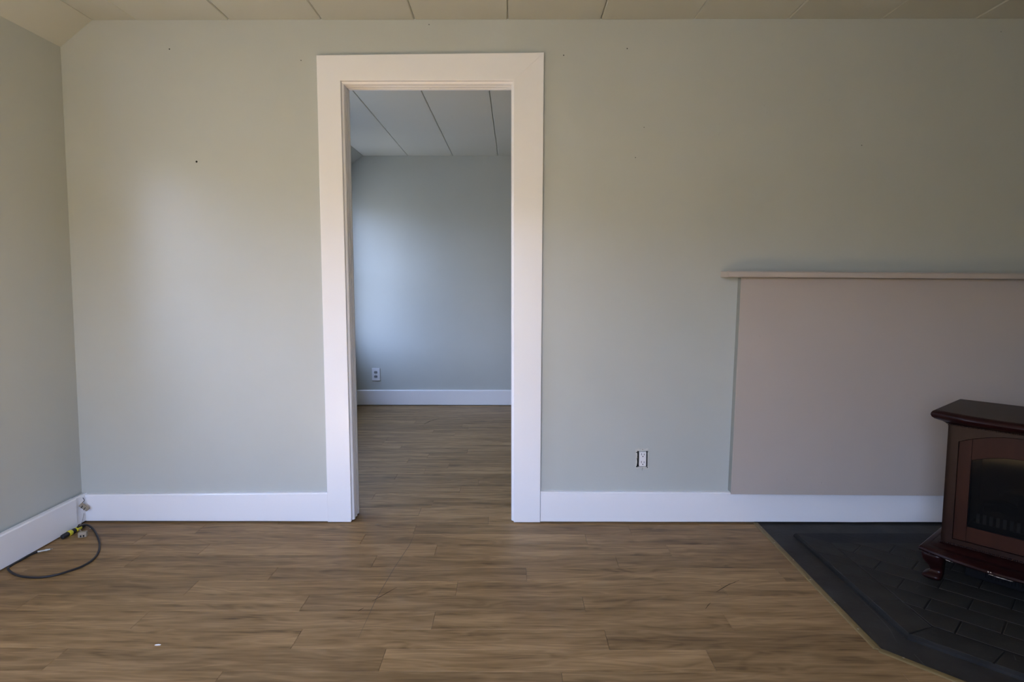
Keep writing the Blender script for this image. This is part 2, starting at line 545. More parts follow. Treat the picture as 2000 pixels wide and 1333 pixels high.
full_me = None
k_lo = int((Y_REF - (D2 - 0.01)) / ROW_W) - 1
k_hi = int((Y_REF - YR) / ROW_W) + 1
for k in range(k_lo, k_hi):
    y1 = min(Y_REF - k * ROW_W, D2 - 0.004)
    y0 = max(Y_REF - (k + 1) * ROW_W, YR + 0.004)
    if y1 - y0 < 0.01:
        continue
    ph = PHASE.get(k, random.uniform(0, PL_L))
    xlo = (XL + 0.004) if y1 < D + WT else BXL + 0.004
    x = ph - PL_L * math.ceil((ph - xlo) / PL_L)
    ym = (y0 + y1) / 2
    while x < max(xr_at(y0), xr_at(y1)) - 0.005:
        a, b_ = max(x, xlo), x + PL_L
        x += PL_L
        if b_ - a < 0.02:
            continue
        yt = HFRONT - 0.001 if (y0 < HFRONT < y1 and a > xr_at(HFRONT) - 0.05) else y1
        ys = [y0] + [t for t in (HFRONT, HY) if y0 + 1e-4 < t < yt - 1e-4] + [yt]
        right = [(min(b_, xr_at(t + (1e-5 if t == y0 else -1e-5 if t == yt else 0))), t) for t in ys]
        if max(p[0] for p in right) <= a + 0.012:
            continue
        whole = abs(a - (b_ - PL_L)) < 1e-5 and all(abs(p[0] - b_) < 1e-6 for p in right) and abs(yt - y0 - ROW_W) < 1e-5
        cx, cy = (a + b_) / 2, ym
        if whole and full_me:
            o = bpy.data.objects.new('plank', full_me); COL.objects.link(o)
            o.location = (cx, cy, 0); o.parent = floor
            continue
        g = 0.00035
        poly = [(a + g, y0 + g)] + [(max(px, a + 0.01) - g, min(max(py, y0 + g), yt - g)) for px, py in right] + [(a + g, yt - g)]
        bm = bmesh.new()
        v0 = [bm.verts.new((p[0] - cx, p[1] - cy, -0.0045)) for p in poly]
        v1 = [bm.verts.new((p[0] - cx, p[1] - cy, -0.0006)) for p in poly]
        v2 = []
        for p in poly:
            qx = p[0] + (0.0004 if p[0] < cx else -0.0004)
            qy = p[1] + (0.0004 if p[1] < cy else -0.0004)
            v2.append(bm.verts.new((qx - cx, qy - cy, 0.0)))
        kk = len(poly)
        for A, B in ((v0, v1), (v1, v2)):
            for i in range(kk):
                j = (i + 1) % kk
                bm.faces.new((A[i], A[j], B[j], B[i]))
        bm.faces.new(v2)
        o = link('plank', bm, 'plank_wood', floor, loc=(cx, cy, 0))
        if whole:
            full_me = o.data

# dark gouges and the faint long seam in the flooring
def floor_mark(name, px, wid, mat='subfloor', z=0.0004, parent=None):
    pts = [onZ(*p, z) for p in px]
    bm = bmesh.new()
    L, Rr = [], []
    for i, p in enumerate(pts):
        t = (pts[min(i + 1, len(pts) - 1)] - pts[max(i - 1, 0)]).normalized()
        s = Vector((-t.y, t.x, 0))
        w = wid * (0.35 if i in (0, len(pts) - 1) else 1.0)
        L.append(bm.verts.new((p.x + s.x * w, p.y + s.y * w, z))); Rr.append(bm.verts.new((p.x - s.x * w, p.y - s.y * w, z)))
    for i in range(len(pts) - 1):
        bm.faces.new((L[i], L[i + 1], Rr[i + 1], Rr[i]))
    return link(name, bm, mat, parent or floor)


floor_mark('scratch', [(1399, 1157), (1412, 1149), (1424, 1142), (1436, 1138)], 0.0016)
floor_mark('scratch', [(1416, 1146), (1430, 1140), (1444, 1134)], 0.0012)
floor_mark('scratch', [(1378, 1190), (1383, 1183), (1388, 1178)], 0.0013)
floor_mark('scratch', [(727, 1175), (741, 1167), (757, 1158), (775, 1148)], 0.0016)
floor_mark('scratch', [(699, 1195), (705, 1191), (711, 1188)], 0.0016)
floor_mark('scratch', [(828, 829), (840, 823), (858, 818)], 0.004)
plain('seam_line', (0.10, 0.066, 0.038, 1), rough=0.7)
floor_mark('seam', [(810, 1042), (800, 1065), (770, 1110), (735, 1170), (700, 1247)], 0.0011, 'seam_line', 0.0003)

# ---- hearth: charcoal painted boards, raised brick pad, strip round it
HB = XR - 0.002
hearth_pts = [(HX + 0.012, D), (HX, HY), (HX + (HY - HFRONT) * 0.92, HFRONT), (HB, HFRONT), (HB, D)]
hearth = struct(prism('floor_hearth', hearth_pts, 'z', -0.0045, 0.001, 'charcoal_board'),
                'charcoal painted hearth floor under the stove')

# raised brick pad
S0 = onZ(1555, 1046, 0.012); S1 = onZ(1764, 1240, 0.018)
PX0 = (S0.x + S1.x) / 2 + 0.004
PY1 = 2.66
PYC = S1.y                                  # where the pad edge turns 45 degrees
PFR = 1.40
pad_poly = [(PX0, PY1), (PX0, PYC), (PX0 + (PYC - PFR) * 0.98, PFR), (3.0, PFR), (3.0, PY1)]
PZ = 0.019


def inset_poly(poly, d):
    """Inset a convex counter-clockwise polygon by d."""
    k = len(poly)
    lines = []
    for i in range(k):
        a, b = Vector(poly[i]), Vector(poly[(i + 1) % k])
        t = (b - a).normalized(); nn = Vector((-t.y, t.x))
        lines.append((a + nn * d, t))
    out = []
    for i in range(k):
        (p, t), (q, s) = lines[i - 1], lines[i]
        den = t.x * s.y - t.y * s.x
        u = ((q.x - p.x) * s.y - (q.y - p.y) * s.x) / den
        out.append(tuple(p + t * u))
    return out


def clip_half(poly, a, b):
    """Keep the part of poly left of a->b."""
    res = []
    t = Vector(b) - Vector(a)
    f = lambda p: t.x * (p[1] - a[1]) - t.y * (p[0] - a[0])
    for i in range(len(poly)):
        p, q = poly[i], poly[(i + 1) % len(poly)]
        fp, fq = f(p), f(q)
        if fp >= 0:
            res.append(p)
        if (fp >= 0) != (fq >= 0):
            s = fp / (fp - fq)
            res.append((p[0] + (q[0] - p[0]) * s, p[1] + (q[1] - p[1]) * s))
    return res


def clip_poly(poly, clip):
    for i in range(len(clip)):
        poly = clip_half(poly, clip[i], clip[(i + 1) % len(clip)])
        if len(poly) < 3:
            return []
    return poly


def area(poly):
    return 0.5 * sum(poly[i][0] * poly[(i + 1) % len(poly)][1] - poly[(i + 1) % len(poly)][0] * poly[i][1] for i in range(len(poly)))


# mortar bed with a sloping painted edge
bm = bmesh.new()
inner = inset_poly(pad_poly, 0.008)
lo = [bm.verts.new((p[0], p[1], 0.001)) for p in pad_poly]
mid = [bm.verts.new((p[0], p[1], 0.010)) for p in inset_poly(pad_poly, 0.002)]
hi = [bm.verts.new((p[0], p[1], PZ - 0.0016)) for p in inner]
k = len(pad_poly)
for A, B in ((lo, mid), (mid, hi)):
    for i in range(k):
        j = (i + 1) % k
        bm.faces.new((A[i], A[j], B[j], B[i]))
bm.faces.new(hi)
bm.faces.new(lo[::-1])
pad = struct(link('floor_hearth_pad', bm, 'charcoal_joint_shaded'), 'raised charcoal painted brick pad under the stove')


def brick(poly, tilt=0.0):
    if len(poly) < 3 or abs(area(poly)) < 0.0006:
        return
    if area(poly) < 0:
        poly = poly[::-1]
    cx = sum(p[0] for p in poly) / len(poly); cy = sum(p[1] for p in poly) / len(poly)
    dz = random.uniform(-0.0006, 0.0006)
    bm = bmesh.new()
    def ring(f, z):
        return [bm.verts.new(((p[0] - cx) * f, (p[1] - cy) * f, z)) for p in poly]
    a, b, c = ring(1.0, -0.012), ring(1.0, -0.0010 + dz), ring(0.975, dz)
    kk = len(poly)
    for A, B in ((a, b), (b, c)):
        for i in range(kk):
            j = (i + 1) % kk
            bm.faces.new((A[i], A[j], B[j], B[i]))
    bm.faces.new(c)
    link('brick', bm, 'charcoal_brick', pad, loc=(cx, cy, PZ))


# border course along the two outer edges, then a field laid at 45 degrees
bw, bl, mj = 0.098, 0.203, 0.005
rim = inner
in2 = inset_poly(inner, bw + mj)


def course(a, b, a2, b2):
    L = (Vector(b) - Vector(a)).length
    nb = max(1, round(L / (bl + mj)))
    for i in range(nb):
        s0, s1 = i / nb + mj / 2 / L, (i + 1) / nb - mj / 2 / L
        A, B = Vector(a), Vector(b); A2, B2 = Vector(a2), Vector(b2)
        q = [A.lerp(B, s0), A.lerp(B, s1), A2.lerp(B2, s1), A2.lerp(B2, s0)]
        # keep the joint toward the field
        q[2] = q[2].lerp(q[1], 0.05); q[3] = q[3].lerp(q[0], 0.05)
        brick([tuple(v) for v in q])


course(rim[0], rim[1], in2[0], in2[1])
course(rim[1], rim[2], in2[1], in2[2])
course(rim[2], rim[3], in2[2], in2[3])
dx = Vector((1, -1)).normalized(); dy = Vector((1, 1)).normalized()
base = Vector(in2[1])
for r in range(-2, 16):
    o_ = (bl + mj) / 2 if r % 2 else 0.0
    for c in range(-9, 14):
        p = base + dx * (c * (bl + mj) + o_ + 0.06) + dy * (r * (bw + mj) + 0.003)
        q = [p, p + dx * bl, p + dx * bl + dy * bw, p + dy * bw]
        cl = clip_poly([tuple(v) for v in q], in2)
        if cl:
            brick(cl)

# pale scuffs in the charcoal paint
plain('scuff', (0.085, 0.083, 0.078, 1), rough=0.8, spec=0.1)
floor_mark('scuff', [(1661, 1154), (1688, 1178), (1714, 1203), (1738, 1230), (1751, 1254)], 0.0009, 'scuff', 0.0015, hearth)
for px in ([(1583, 1091), (1588, 1094)], [(1620, 1156), (1626, 1160)], [(1698, 1236), (1702, 1239)], [(1785, 1278), (1815, 1310)], [(1850, 1309), (1856, 1312)]):
    floor_mark('scuff', px, 0.0022, 'scuff', 0.0015, hearth)
for px in ([(1626, 1106), (1638, 1117), (1650, 1128)], [(1693, 1163), (1710, 1180), (1730, 1197)], [(1745, 1155), (1753, 1161)], [(1741, 1160), (1758, 1172), (1778, 1190)],
           [(1690, 1130), (1700, 1133), (1710, 1139)], [(1788, 1150), (1796, 1144)], [(1782, 1196), (1800, 1210), (1822, 1229)], [(1783, 1239), (1800, 1246), (1835, 1262)],
           [(1920, 1237), (1930, 1241)], [(1980, 1280), (1984, 1290), (1993, 1292)], [(1895, 1152), (1925, 1163)]):
    floor_mark('scuff', px, 0.0012, 'scuff', PZ + 0.0012, pad)

# brass coloured strip with nails where the flooring meets the hearth
def strip(name, a, b, w, label, cut0, cut1):
    a, b = Vector((a[0], a[1])), Vector((b[0], b[1]))
    t = (b - a).normalized(); s = Vector((-t.y, t.x))
    prof = [(-w / 2, 0.0), (-w / 2 + 0.003, 0.0028), (-w * 0.2, 0.0042), (w * 0.2, 0.0042), (w / 2 - 0.003, 0.0028), (w / 2, 0.0)]
    bm = bmesh.new()
    rings = []
    for p, cut in ((a, cut0), (b, cut1)):
        rings.append([(p.x + s.x * u + t.x * u * cut, p.y + s.y * u + t.y * u * cut, z + 0.0008) for u, z in prof])
    a_loft(bm, rings)
    o = struct(link(name, bm, 'brass_strip'), label)
    L = (b - a).length
    nn = max(2, int(L / 0.155))
    for i in range(nn):
        p = a + t * (L * (i + 0.35) / nn) + s * (0.004 * (-1) ** i)
        bm = bmesh.new()
        rr = []
        for z, r in ((0.004, 0.0034), (0.0056, 0.0034), (0.0064, 0.002)):
            rr.append([(p.x + r * math.cos(q), p.y + r * math.sin(q), z) for q in [2 * math.pi * v / 8 for v in range(8)]])
        a_loft(bm, rr)
        link('nail', bm, 'nail_steel', o)
    return o


sw = 0.026
tan_h = math.tan(math.radians(22.0))
HX2, HY2 = HX + (HY - HFRONT) * 0.92, HFRONT
strip('trim_3', (HX + 0.012, D - 0.02), (HX, HY), sw, 'olive brass strip nailed between wood floor and charcoal hearth, run meeting the wall', 0, tan_h)
strip('trim_4', (HX, HY), (HX2, HY2), sw, 'olive brass strip nailed along the angled corner of the hearth', -tan_h, tan_h)
strip('trim_5', (HX2, HY2), (HB, HY2), sw, 'olive brass strip along the front of the hearth', -tan_h, 0)

# ---- doorway: jambs with reeded reveal, casing boards
def reeds(y0, y1, n_, depth):
    """Profile of a reeded reveal as (offset into the opening, y)."""
    pts = []
    w = (y1 - y0) / n_
    for i in range(n_):
        for s in range(7):
            u = s / 6
            pts.append((depth * math.sin(math.pi * u) ** 0.5 if 0 < u < 1 else 0.0, y0 + w * (i + u * 0.94)))
    return pts


door = struct(empty('door_1', ((OX0 + OX1) / 2, D + WT / 2, 0)), 'white painted cased doorway opening into the room beyond')
CF = D - 0.018


def part(o, parent):
    o.parent = parent
    o.matrix_parent_inverse = Matrix.Translation(-Vector(parent.location))
    return o


JY0, JY1 = D - 0.016, D + WT
rp_ = reeds(JY0 + 0.014, JY1 - 0.016, 3, 0.011)
profL = [(OX0 - 0.021, JY0), (OX0, JY0)] + [(OX0 + d_, y) for d_, y in rp_] + [(OX0 + 0.002, JY1), (OX0 - 0.021, JY1)]
part(prism('jamb', profL, 'z', 0.008, OZ, 'white_paint', bevel=0), door)
profR = [(OX1 + 0.021, JY0), (OX1, JY0)] + [(OX1 - d_, y) for d_, y in rp_] + [(OX1 - 0.002, JY1), (OX1 + 0.021, JY1)]
part(prism('jamb', profR, 'z', 0.004, OZ, 'white_paint'), door)
profT = [(JY0, OZ + 0.021), (JY0, OZ)] + [(y, OZ - d_) for d_, y in rp_] + [(JY1, OZ - 0.002), (JY1, OZ + 0.021)]
part(prism('head_jamb', profT, 'x', OX0 - 0.02, OX1 + 0.02, 'white_paint'), door)

TL, TR = onY(617.5, 107.5, CF), onY(1063, 102, CF)
BL, BR = onY(640, 1021, CF), onY(1055, 1018.5, CF)
IL, IR = OX0 + 0.001, OX1 - 0.001
IT = OZ - 0.001


def casing(name, poly):
    bm = bmesh.new()
    a_prism(bm, poly, 'y', CF, D + 0.001)
    def mitre(e):
        d_ = e.verts[1].co - e.verts[0].co
        return abs(d_.x) > 0.02 and abs(d_.z) > 0.02
    es = [e for e in bm.edges if all(abs(v.co.y - CF) < 1e-5 for v in e.verts) and not mitre(e)]
    bmesh.ops.bevel(bm, geom=es, offset=0.003, segments=3, affect='EDGES', profile=0.5)
    return part(link(name, bm, 'white_paint'), door)


casing('casing_side', [(BL.x, 0.003), (IL - 0.004, 0.003), (IL, 0.02), (IL, IT), (TL.x, TL.z)])
casing('casing_side', [(IR + 0.004, 0.003), (BR.x, 0.003), (TR.x - 0.0004, TR.z - 0.0012), (IR, IT), (IR, 0.02)])
casing('casing_head', [(TL.x, TL.z), (IL, IT), (IR, IT), (TR.x, TR.z)])
# casing on the far side of the opening
for s_, (x0, x1) in (('a', (OX0 - 0.11, OX0)), ('b', (OX1, OX1 + 0.11))):
    part(box('casing_back', x0, x1, JY1, JY1 + 0.018, 0.004, OZ + 0.11, 'white_paint', bevel=0.003), door)
# a couple of hinge-screw leftovers under the head
for px in (839, 993):
    p = onY(px, 173, D + 0.07)
    bm = bmesh.new()
    bmesh.ops.create_icosphere(bm, subdivisions=1, radius=0.004, matrix=Matrix.Translation((p.x, D + 0.075, OZ - 0.006)))
    part(link('paint_blob', bm, 'white_paint'), door)

# ---- baseboards
def baseboard(name, p0, p1, h, th, z0, label, h1=None):
    """Board from p0 to p1 along the wall foot, face toward the left of p0->p1."""
    p0, p1 = Vector(p0), Vector(p1)
    t = (p1 - p0).normalized(); s = Vector((-t.y, t.x))
    h1 = h if h1 is None else h1
    bm = bmesh.new()
    rings = []
    nseg = max(2, int((p1 - p0).length / 0.16))
    for i in range(nseg + 1):
        f = i / nseg
        p = p0.lerp(p1, f); hh = h + (h1 - h) * f
        zb = z0 + random.uniform(-0.0012, 0.0012)
        pr = [(0.0, zb), (th, zb), (th, hh - 0.006), (th - 0.0035, hh - 0.0015), (th - 0.008, hh), (0.0, hh)]
        rings.append([(p.x + s.x * u, p.y + s.y * u, z) for u, z in pr])
    a_loft(bm, rings)
    return struct(link(name, bm, 'white_paint'), label)


BT = 0.019
baseboard('baseboard_back_left', (BL.x + 0.002, D), (-2.006, D), 0.1445, BT, 0.0085, 'white baseboard on the back wall between doorway and left corner', 0.134)
baseboard('baseboard_back_right', (XR, D), (BR.x + 0.0015, D), 0.142, BT, 0.0085, 'white baseboard on the back wall running from doorway behind the stove', 0.151)
bl_ = baseboard('baseboard_left', (-2.0205, D - 0.085), (-2.0205, YR), 0.140, 0.0225, 0.006, 'white baseboard along the left wall')
box('corner_block', -2.0205, -2.004, D - 0.083, D - 0.0005, 0.010, 0.139, 'white_paint', bl_, bevel=0.002)
baseboard('baseboard_right', (XR, YR), (XR, D - 0.02), 0.142, BT, 0.006, 'white baseboard along the right wall')
baseboard('baseboard_far', (BXR, D2), (BXL, D2), 0.142, BT, 0.008, 'white baseboard on the far wall of the room beyond')
baseboard('baseboard_far_left', (BXL, D2 - 0.02), (BXL, D + WT), 0.142, BT, 0.006, 'white baseboard on the left wall of the room beyond')

# ---- windows (outside the frame, the daylight comes in here)
def window(name, axis, xw, w, label, inward=1, bays_n=1):
    """axis 'x': in a wall of constant x, opening along y; axis 'y': in a wall of constant y, opening along x."""
    u0, u1, z0, z1 = w
    cu = (u0 + u1) / 2
    o = struct(empty(name, (xw, cu, z0) if axis == 'x' else (cu, xw, z0)), label)

    def bx(n_, d0, d1, a, b, c, d, mat='white_paint', bevel=0.002):
        # d0, d1: depth from the room face, positive into the room
        e0, e1 = sorted((xw + inward * d0, xw + inward * d1))
        if axis == 'x':
            part(box(n_, e0, e1, a, b, c, d, mat, bevel=bevel), o)
        else:
            part(box(n_, a, b, e0, e1, c, d, mat, bevel=bevel), o)
    cw = 0.075
    bx('casing', -0.005, 0.018, u0 - cw, u0, z0 - 0.02, z1 + cw)
    bx('casing', -0.005, 0.018, u1, u1 + cw, z0 - 0.02, z1 + cw)
    bx('casing', -0.005, 0.018, u0, u1, z1, z1 + cw)
    bx('sill', -0.10, 0.035, u0 - cw, u1 + cw, z0 - 0.03, z0)
    zm = (z0 + z1) / 2
    wbay = (u1 - u0) / bays_n
    for i in range(bays_n):
        a, b = u0 + wbay * i + (0.02 if i else 0), u0 + wbay * (i + 1) - (0.02 if i < bays_n - 1 else 0)
        bx('stile', -0.10, -0.06, a, a + 0.04, z0, z1)
        bx('stile', -0.10, -0.06, b - 0.04, b, z0, z1)
        bx('rail', -0.10, -0.06, a + 0.04, b - 0.04, z0, z0 + 0.06)
        bx('rail', -0.10, -0.06, a + 0.04, b - 0.04, zm - 0.02, zm + 0.02)
        bx('rail', -0.10, -0.06, a + 0.04, b - 0.04, z1 - 0.04, z1)
        bx('pane', -0.083, -0.080, a + 0.03, b - 0.03, z0 + 0.05, zm, mat='window_glass', bevel=0)
        bx('pane', -0.076, -0.073, a + 0.03, b - 0.03, zm, z1 - 0.03, mat='window_glass', bevel=0)
        if i:
            bx('mullion', -0.10, 0.0, a - 0.04, a, z0, z1)
    ld = bpy.data.lights.new('portal', 'AREA')          # sky portal filling the opening
    ld.shape = 'RECTANGLE'; ld.size = u1 - u0; ld.size_y = z1 - z0
    ld.cycles.is_portal = True
    lo_ = bpy.data.objects.new(name + '_portal', ld)
    dd = xw - inward * 0.13
    lo_.location = (dd, cu, (z0 + z1) / 2) if axis == 'x' else (cu, dd, (z0 + z1) / 2)
    nrm = Vector((inward, 0, 0)) if axis == 'x' else Vector((0, inward, 0))
    lo_.rotation_euler = (-nrm).to_track_quat('Z', 'Y').to_euler()
    COL.objects.link(lo_)
    return o


window('window_1', 'x', XL, WIN[0], 'white double hung window in the left wall')
window('window_2', 'y', YR, RWIN, 'white paired double hung window in the rear wall', bays_n=2)
window('window_3', 'x', BXL, BWIN, 'white double hung window in the room beyond near its far wall')
window('added_window_4', 'x', BXL, BWIN2, 'unseen white double hung window added near the doorway to brighten the room beyond')

# ================================================================== FIREPLACE PANEL AND MANTEL
PT = 0.055
pTL, pBL = onY(1448.5, 545, D - PT), onY(1428, 966, D - PT)
pz0 = pBL.z
s_tl = onY(1421, 530, D - 0.11); s_bl = onY(1421, 541.5, D - 0.11)
sag = 0.0105
shelf_bot = lambda x: s_bl.z - sag * max(0.0, (x - 0.93) / 1.37)
panel_poly = [(pBL.x, pz0), (XR - 0.25, pz0 - 0.012), (XR - 0.25, shelf_bot(XR - 0.25) - 0.0008), (pTL.x, shelf_bot(pTL.x) - 0.0008)]
chim = empty('fireplace_panel', (2.0, D, pz0))
bm = bmesh.new()
a_prism(bm, panel_poly, 'y', D - PT, D - PT + 0.008)
es = [e for e in bm.edges if all(abs(v.co.y - (D - PT)) < 1e-5 for v in e.verts)]
bmesh.ops.bevel(bm, geom=es, offset=0.002, segments=2, affect='EDGES')
part(link('face_board', bm, 'greige_paint'), chim)
side = [(p[0] + (0.0035 if i in (0, 3) else -0.002), p[1] + (0.003 if i < 2 else 0.0)) for i, p in enumerate(panel_poly)]
bm = bmesh.new()
a_prism(bm, side, 'y', D - PT + 0.008, D - 0.0005)
# ragged painted edge
part(link('side_return', bm, 'sage_edge_paint'), chim)
for (sx, sy, r) in ((1485, 658, .004), (1612, 878, .005), (1625, 880, .004), (1537, 938, .005), (1605, 944, .004), (1665, 663, .003)):
    p = onY(sx, sy, D - PT)
    bm = bmesh.new()
    bmesh.ops.create_icosphere(bm, subdivisions=2, radius=1.0, matrix=Matrix.Translation((p.x, D - PT + 0.0004, p.z)) @ Matrix.Diagonal((r * 0.6, 0.0018, r, 1)))
    part(link('paint_bump', bm, 'greige_paint', smooth=True), chim)
tag(chim, 'greige painted boxed-out panel covering the old fireplace below the mantel shelf', 'panel')

SQ = 0.11
s_end = onY(1407.5, 534, D).x
mant = empty('mantel_shelf', (2.0, D, s_bl.z))
bm = bmesh.new()
rings = []
for x in (s_end, 1.6, 2.3, XR - 0.2):
    dz = shelf_bot(x) - s_bl.z
    zt, zb = s_tl.z + dz, s_bl.z + dz
    yf = D - SQ
    pr = [(D - 0.0005, zb), (yf + 0.003, zb), (yf, zb + 0.003), (yf, zt - 0.005), (yf + 0.004, zt), (D - 0.0005, zt)]
    rings.append([(x, y, z) for y, z in pr])
a_loft(bm, rings)
part(link('board', bm, 'greige_paint'), mant)
tag(mant, 'thin greige painted mantel shelf on the back wall above the fireplace panel', 'shelf')

# ================================================================== SOCKETS
# bare receptacle in the ragged hole
sock = empty('wall_outlet', ((HX0 + HX1) / 2, D, HZ0))
cx, cz = (HX0 + HX1) / 2 + 0.0015, (HZ0 + HZ1) / 2
part(box('hole_shade_block', HX0 + 0.0002, HX1 - 0.0002, D + 0.006, D + 0.05, HZ0 + 0.0002, HZ1 - 0.0002, 'dark_gap'), sock)  # near-black block filling the hole, in place of the shade inside it
part(box('strap', cx - 0.0165, cx + 0.0165, D + 0.0005, D + 0.002, HZ0 - 0.014, HZ1 + 0.013, 'zinc', bevel=0.0005), sock)
body_ = part(box('body', cx - 0.0163, cx + 0.0163, D - 0.006, D + 0.03, cz - 0.033, cz + 0.033, 'outlet_plastic', bevel=0.0015), sock)
for s_ in (1, -1):
    zc = cz + (0.0165 if s_ > 0 else -0.0205)
    for dx_, hh in ((-0.0062, 0.0050), (0.0062, 0.0042)):
        part(box('slot', cx + dx_ - 0.0012, cx + dx_ + 0.0012, D - 0.0064, D - 0.0055, zc + 0.002, zc + 0.002 + 2 * hh, 'outlet_slot'), sock)
    bm = bmesh.new()
    a_tube(bm, [(cx, D - 0.0064, zc - 0.0035), (cx, D - 0.0054, zc - 0.0035)], 0.0026, 10)
    part(link('ground_hole', bm, 'outlet_slot'), sock)
    bm = bmesh.new()
    zz = HZ1 + 0.006 if s_ > 0 else HZ0 - 0.007
    a_tube(bm, [(cx, D - 0.0015, zz), (cx, D + 0.001, zz)], 0.003, 10)
    part(link('screw', bm, 'steel'), sock)
# crumbled plaster and paint round the hole
bm = bmesh.new()
rnd = random.Random(3)
NN = 40
ins, outs = [], []
for i in range(NN):
    a = 2 * math.pi * i / NN
    ca, sa = math.cos(a), math.sin(a)
    m_ = max(abs(ca), abs(sa))
    hx, hz = (HX1 - HX0) / 2, (HZ1 - HZ0) / 2
    ux, uz = ca / m_, sa / m_
    r1 = rnd.uniform(-0.0010, 0.0022)
    r2 = rnd.uniform(0.004, 0.009) * (1.5 if abs(sa) > abs(ca) else 0.75)
    px_, pz_ = (HX0 + HX1) / 2 + ux * hx, cz + uz * hz
    ins.append(bm.verts.new((px_ - ux * r1, D - rnd.uniform(0.0008, 0.0028), pz_ - uz * r1)))
    outs.append(bm.verts.new((px_ + ux * r2, D - 0.0002, pz_ + uz * r2)))
for i in range(NN):
    j = (i + 1) % NN
    bm.faces.new((ins[i], ins[j], outs[j], outs[i]))
part(link('plaster_edge', bm, 'plaster'), sock)
for (sx, sy, rw, rh) in ((1243.2, 884, .006, .004), (1243.3, 911.5, .006, .007), (1264, 913.3, .005, .005), (1254, 918, .004, .002), (1243.6, 896, .0016, .012), (1265.3, 883, .003, .003)):
    p = onY(sx, sy, D)
    bm = bmesh.new()
    pts = []
    for i in range(9):
        a = 2 * math.pi * i / 9
        q = rnd.uniform(0.65, 1.1)
        pts.append(bm.verts.new((p.x + math.cos(a) * rw * 0.6 * q, D - 0.003, p.z + math.sin(a) * rh * 0.6 * q)))
    bm.faces.new(pts)
    part(link('chipped_spot', bm, 'dark_gap'), sock)
tag(sock, 'white wall outlet without cover plate in a ragged hole right of the doorway', 'outlet')

# covered outlet in the far room
pl0, pl1 = onY(725.8, 719.2, D2), onY(743.0, 744.2, D2)
plate = empty('wall_outlet', ((pl0.x + pl1.x) / 2, D2, pl1.z))
cx, cz = (pl0.x + pl1.x) / 2, (pl0.z + pl1.z) / 2
part(box('cover_plate', cx - 0.037, cx + 0.037, D2 - 0.008, D2, cz - 0.058, cz + 0.058, 'plate_plastic', bevel=0.003), plate)
for s_ in (1, -1):
    bm = bmesh.new()
    zc = cz + 0.0195 * s_
    ring = []
    for i in range(20):
        a = 2 * math.pi * i / 20
        ring.append((0.0165 * math.cos(a), max(-0.0125, min(0.0125, 0.0165 * math.sin(a)))))
    a_prism(bm, [(cx + u, zc + v) for u, v in ring], 'y', D2 - 0.0098, D2 - 0.006)
    rc = part(link('receptacle', bm, 'grey_receptacle'), plate)
    for dx_ in (-0.0065, 0.0065):
        part(box('slot', cx + dx_ - 0.002, cx + dx_ + 0.002, D2 - 0.0102, D2 - 0.0096, zc - 0.004, zc + 0.006, 'outlet_slot'), plate)
bm = bmesh.new(); a_tube(bm, [(cx, D2 - 0.0092, cz), (cx, D2 - 0.007, cz)], 0.0028, 8)
part(link('screw', bm, 'steel'), plate)
tag(plate, 'outlet with white cover plate on the far wall of the room beyond the doorway', 'outlet')

# nail holes and dents in the back wall
for (sx, sy, r) in ((384, 316, .0048), (1101, 108, .0026), (1225, 95, .0026), (1241, 308, .002), (1683, 284, .002), (331, 96, .003), (588, 118, .0022), (838, 48, .0022), (1258, 249, .0018), (1955, 62, .0016)):
    p = onY(sx, sy, D)
    bm = bmesh.new()
    ring = [(p.x + r * math.cos(a), D - 0.0004, p.z + r * math.sin(a)) for a in [2 * math.pi * i / 8 for i in range(8)]]
    bm.faces.new([bm.verts.new(q) for q in ring])
    link('nail_hole', bm, 'dark_gap', wall_back)
for (sx, sy, rx_, rz_) in ((1405, 243, .002, .009), (1405, 262, .002, .010), (1267, 271, .003, .003), (1493, 206, .003, .004), (1498, 220, .002, .005), (1536, 196, .002, .009), (1620, 196, .004, .004), (1465, 249, .0025, .003), (1457, 265, .0025, .003), (1528, 88, .002, .008), (1050, 215, .002, .005)):
    p = onY(sx, sy, D)
    bm = bmesh.new()
    bmesh.ops.create_icosphere(bm, subdivisions=2, radius=1.0, matrix=Matrix.Translation((p.x, D, p.z)) @ Matrix.Rotation(0.2, 4, 'Y') @ Matrix.Diagonal((rx_, 0.0016, rz_, 1)))
    link('paint_bump', bm, 'sage_paint', wall_back, smooth=True)

# ================================================================== STOVE
A0 = onZ(1837, 1060.4, 0.155)                       # front left corner of the cabinet
ang = math.radians(-48.97)
stove = empty('electric_stove', (A0.x, A0.y, PZ), ang)
SW, SD = 0.43, 0.27                                   # cabinet width and depth
# local frame: x along the front, y into the cabinet, z up from the brick pad


def sp(name, bm, mat, parent=None, smooth=False):
    return link(name, bm, mat, parent or stove, smooth=smooth)


def bow(side, bulge, n_=14, back=0.02):
    """Plan outline of a bow-fronted board: overhang 'side' all round, front bulging by 'bulge'."""
    x0, x1 = -side, SW + side
    pts = []
    for i in range(n_ + 1):
        x = x0 + (x1 - x0) * i / n_
        u = (x - SW / 2) / (SW / 2 + side)
        pts.append((x, -side - bulge * (1 - u * u)))
    pts += [(x1, SD + back), (x0, SD + back)]
    return pts


def moulding(name, levels, mat, n_=14):
    """levels: list of (z, side, bulge)"""
    bm = bmesh.new()
    a_loft(bm, [[(x, y, z) for x, y in bow(s, b_, n_, back=0.004 + s * 0.3)] for z, s, b_ in levels])
    o = sp(name, bm, mat, smooth=True)
    o.data.set_sharp_from_angle(angle=math.radians(38))
    return o


zb = -PZ
# cabinet with an arched recess in its front
AR_T, AR_K = 0.589 + zb, 1.31
ax0, ax1 = 0.034, SW - 0.034


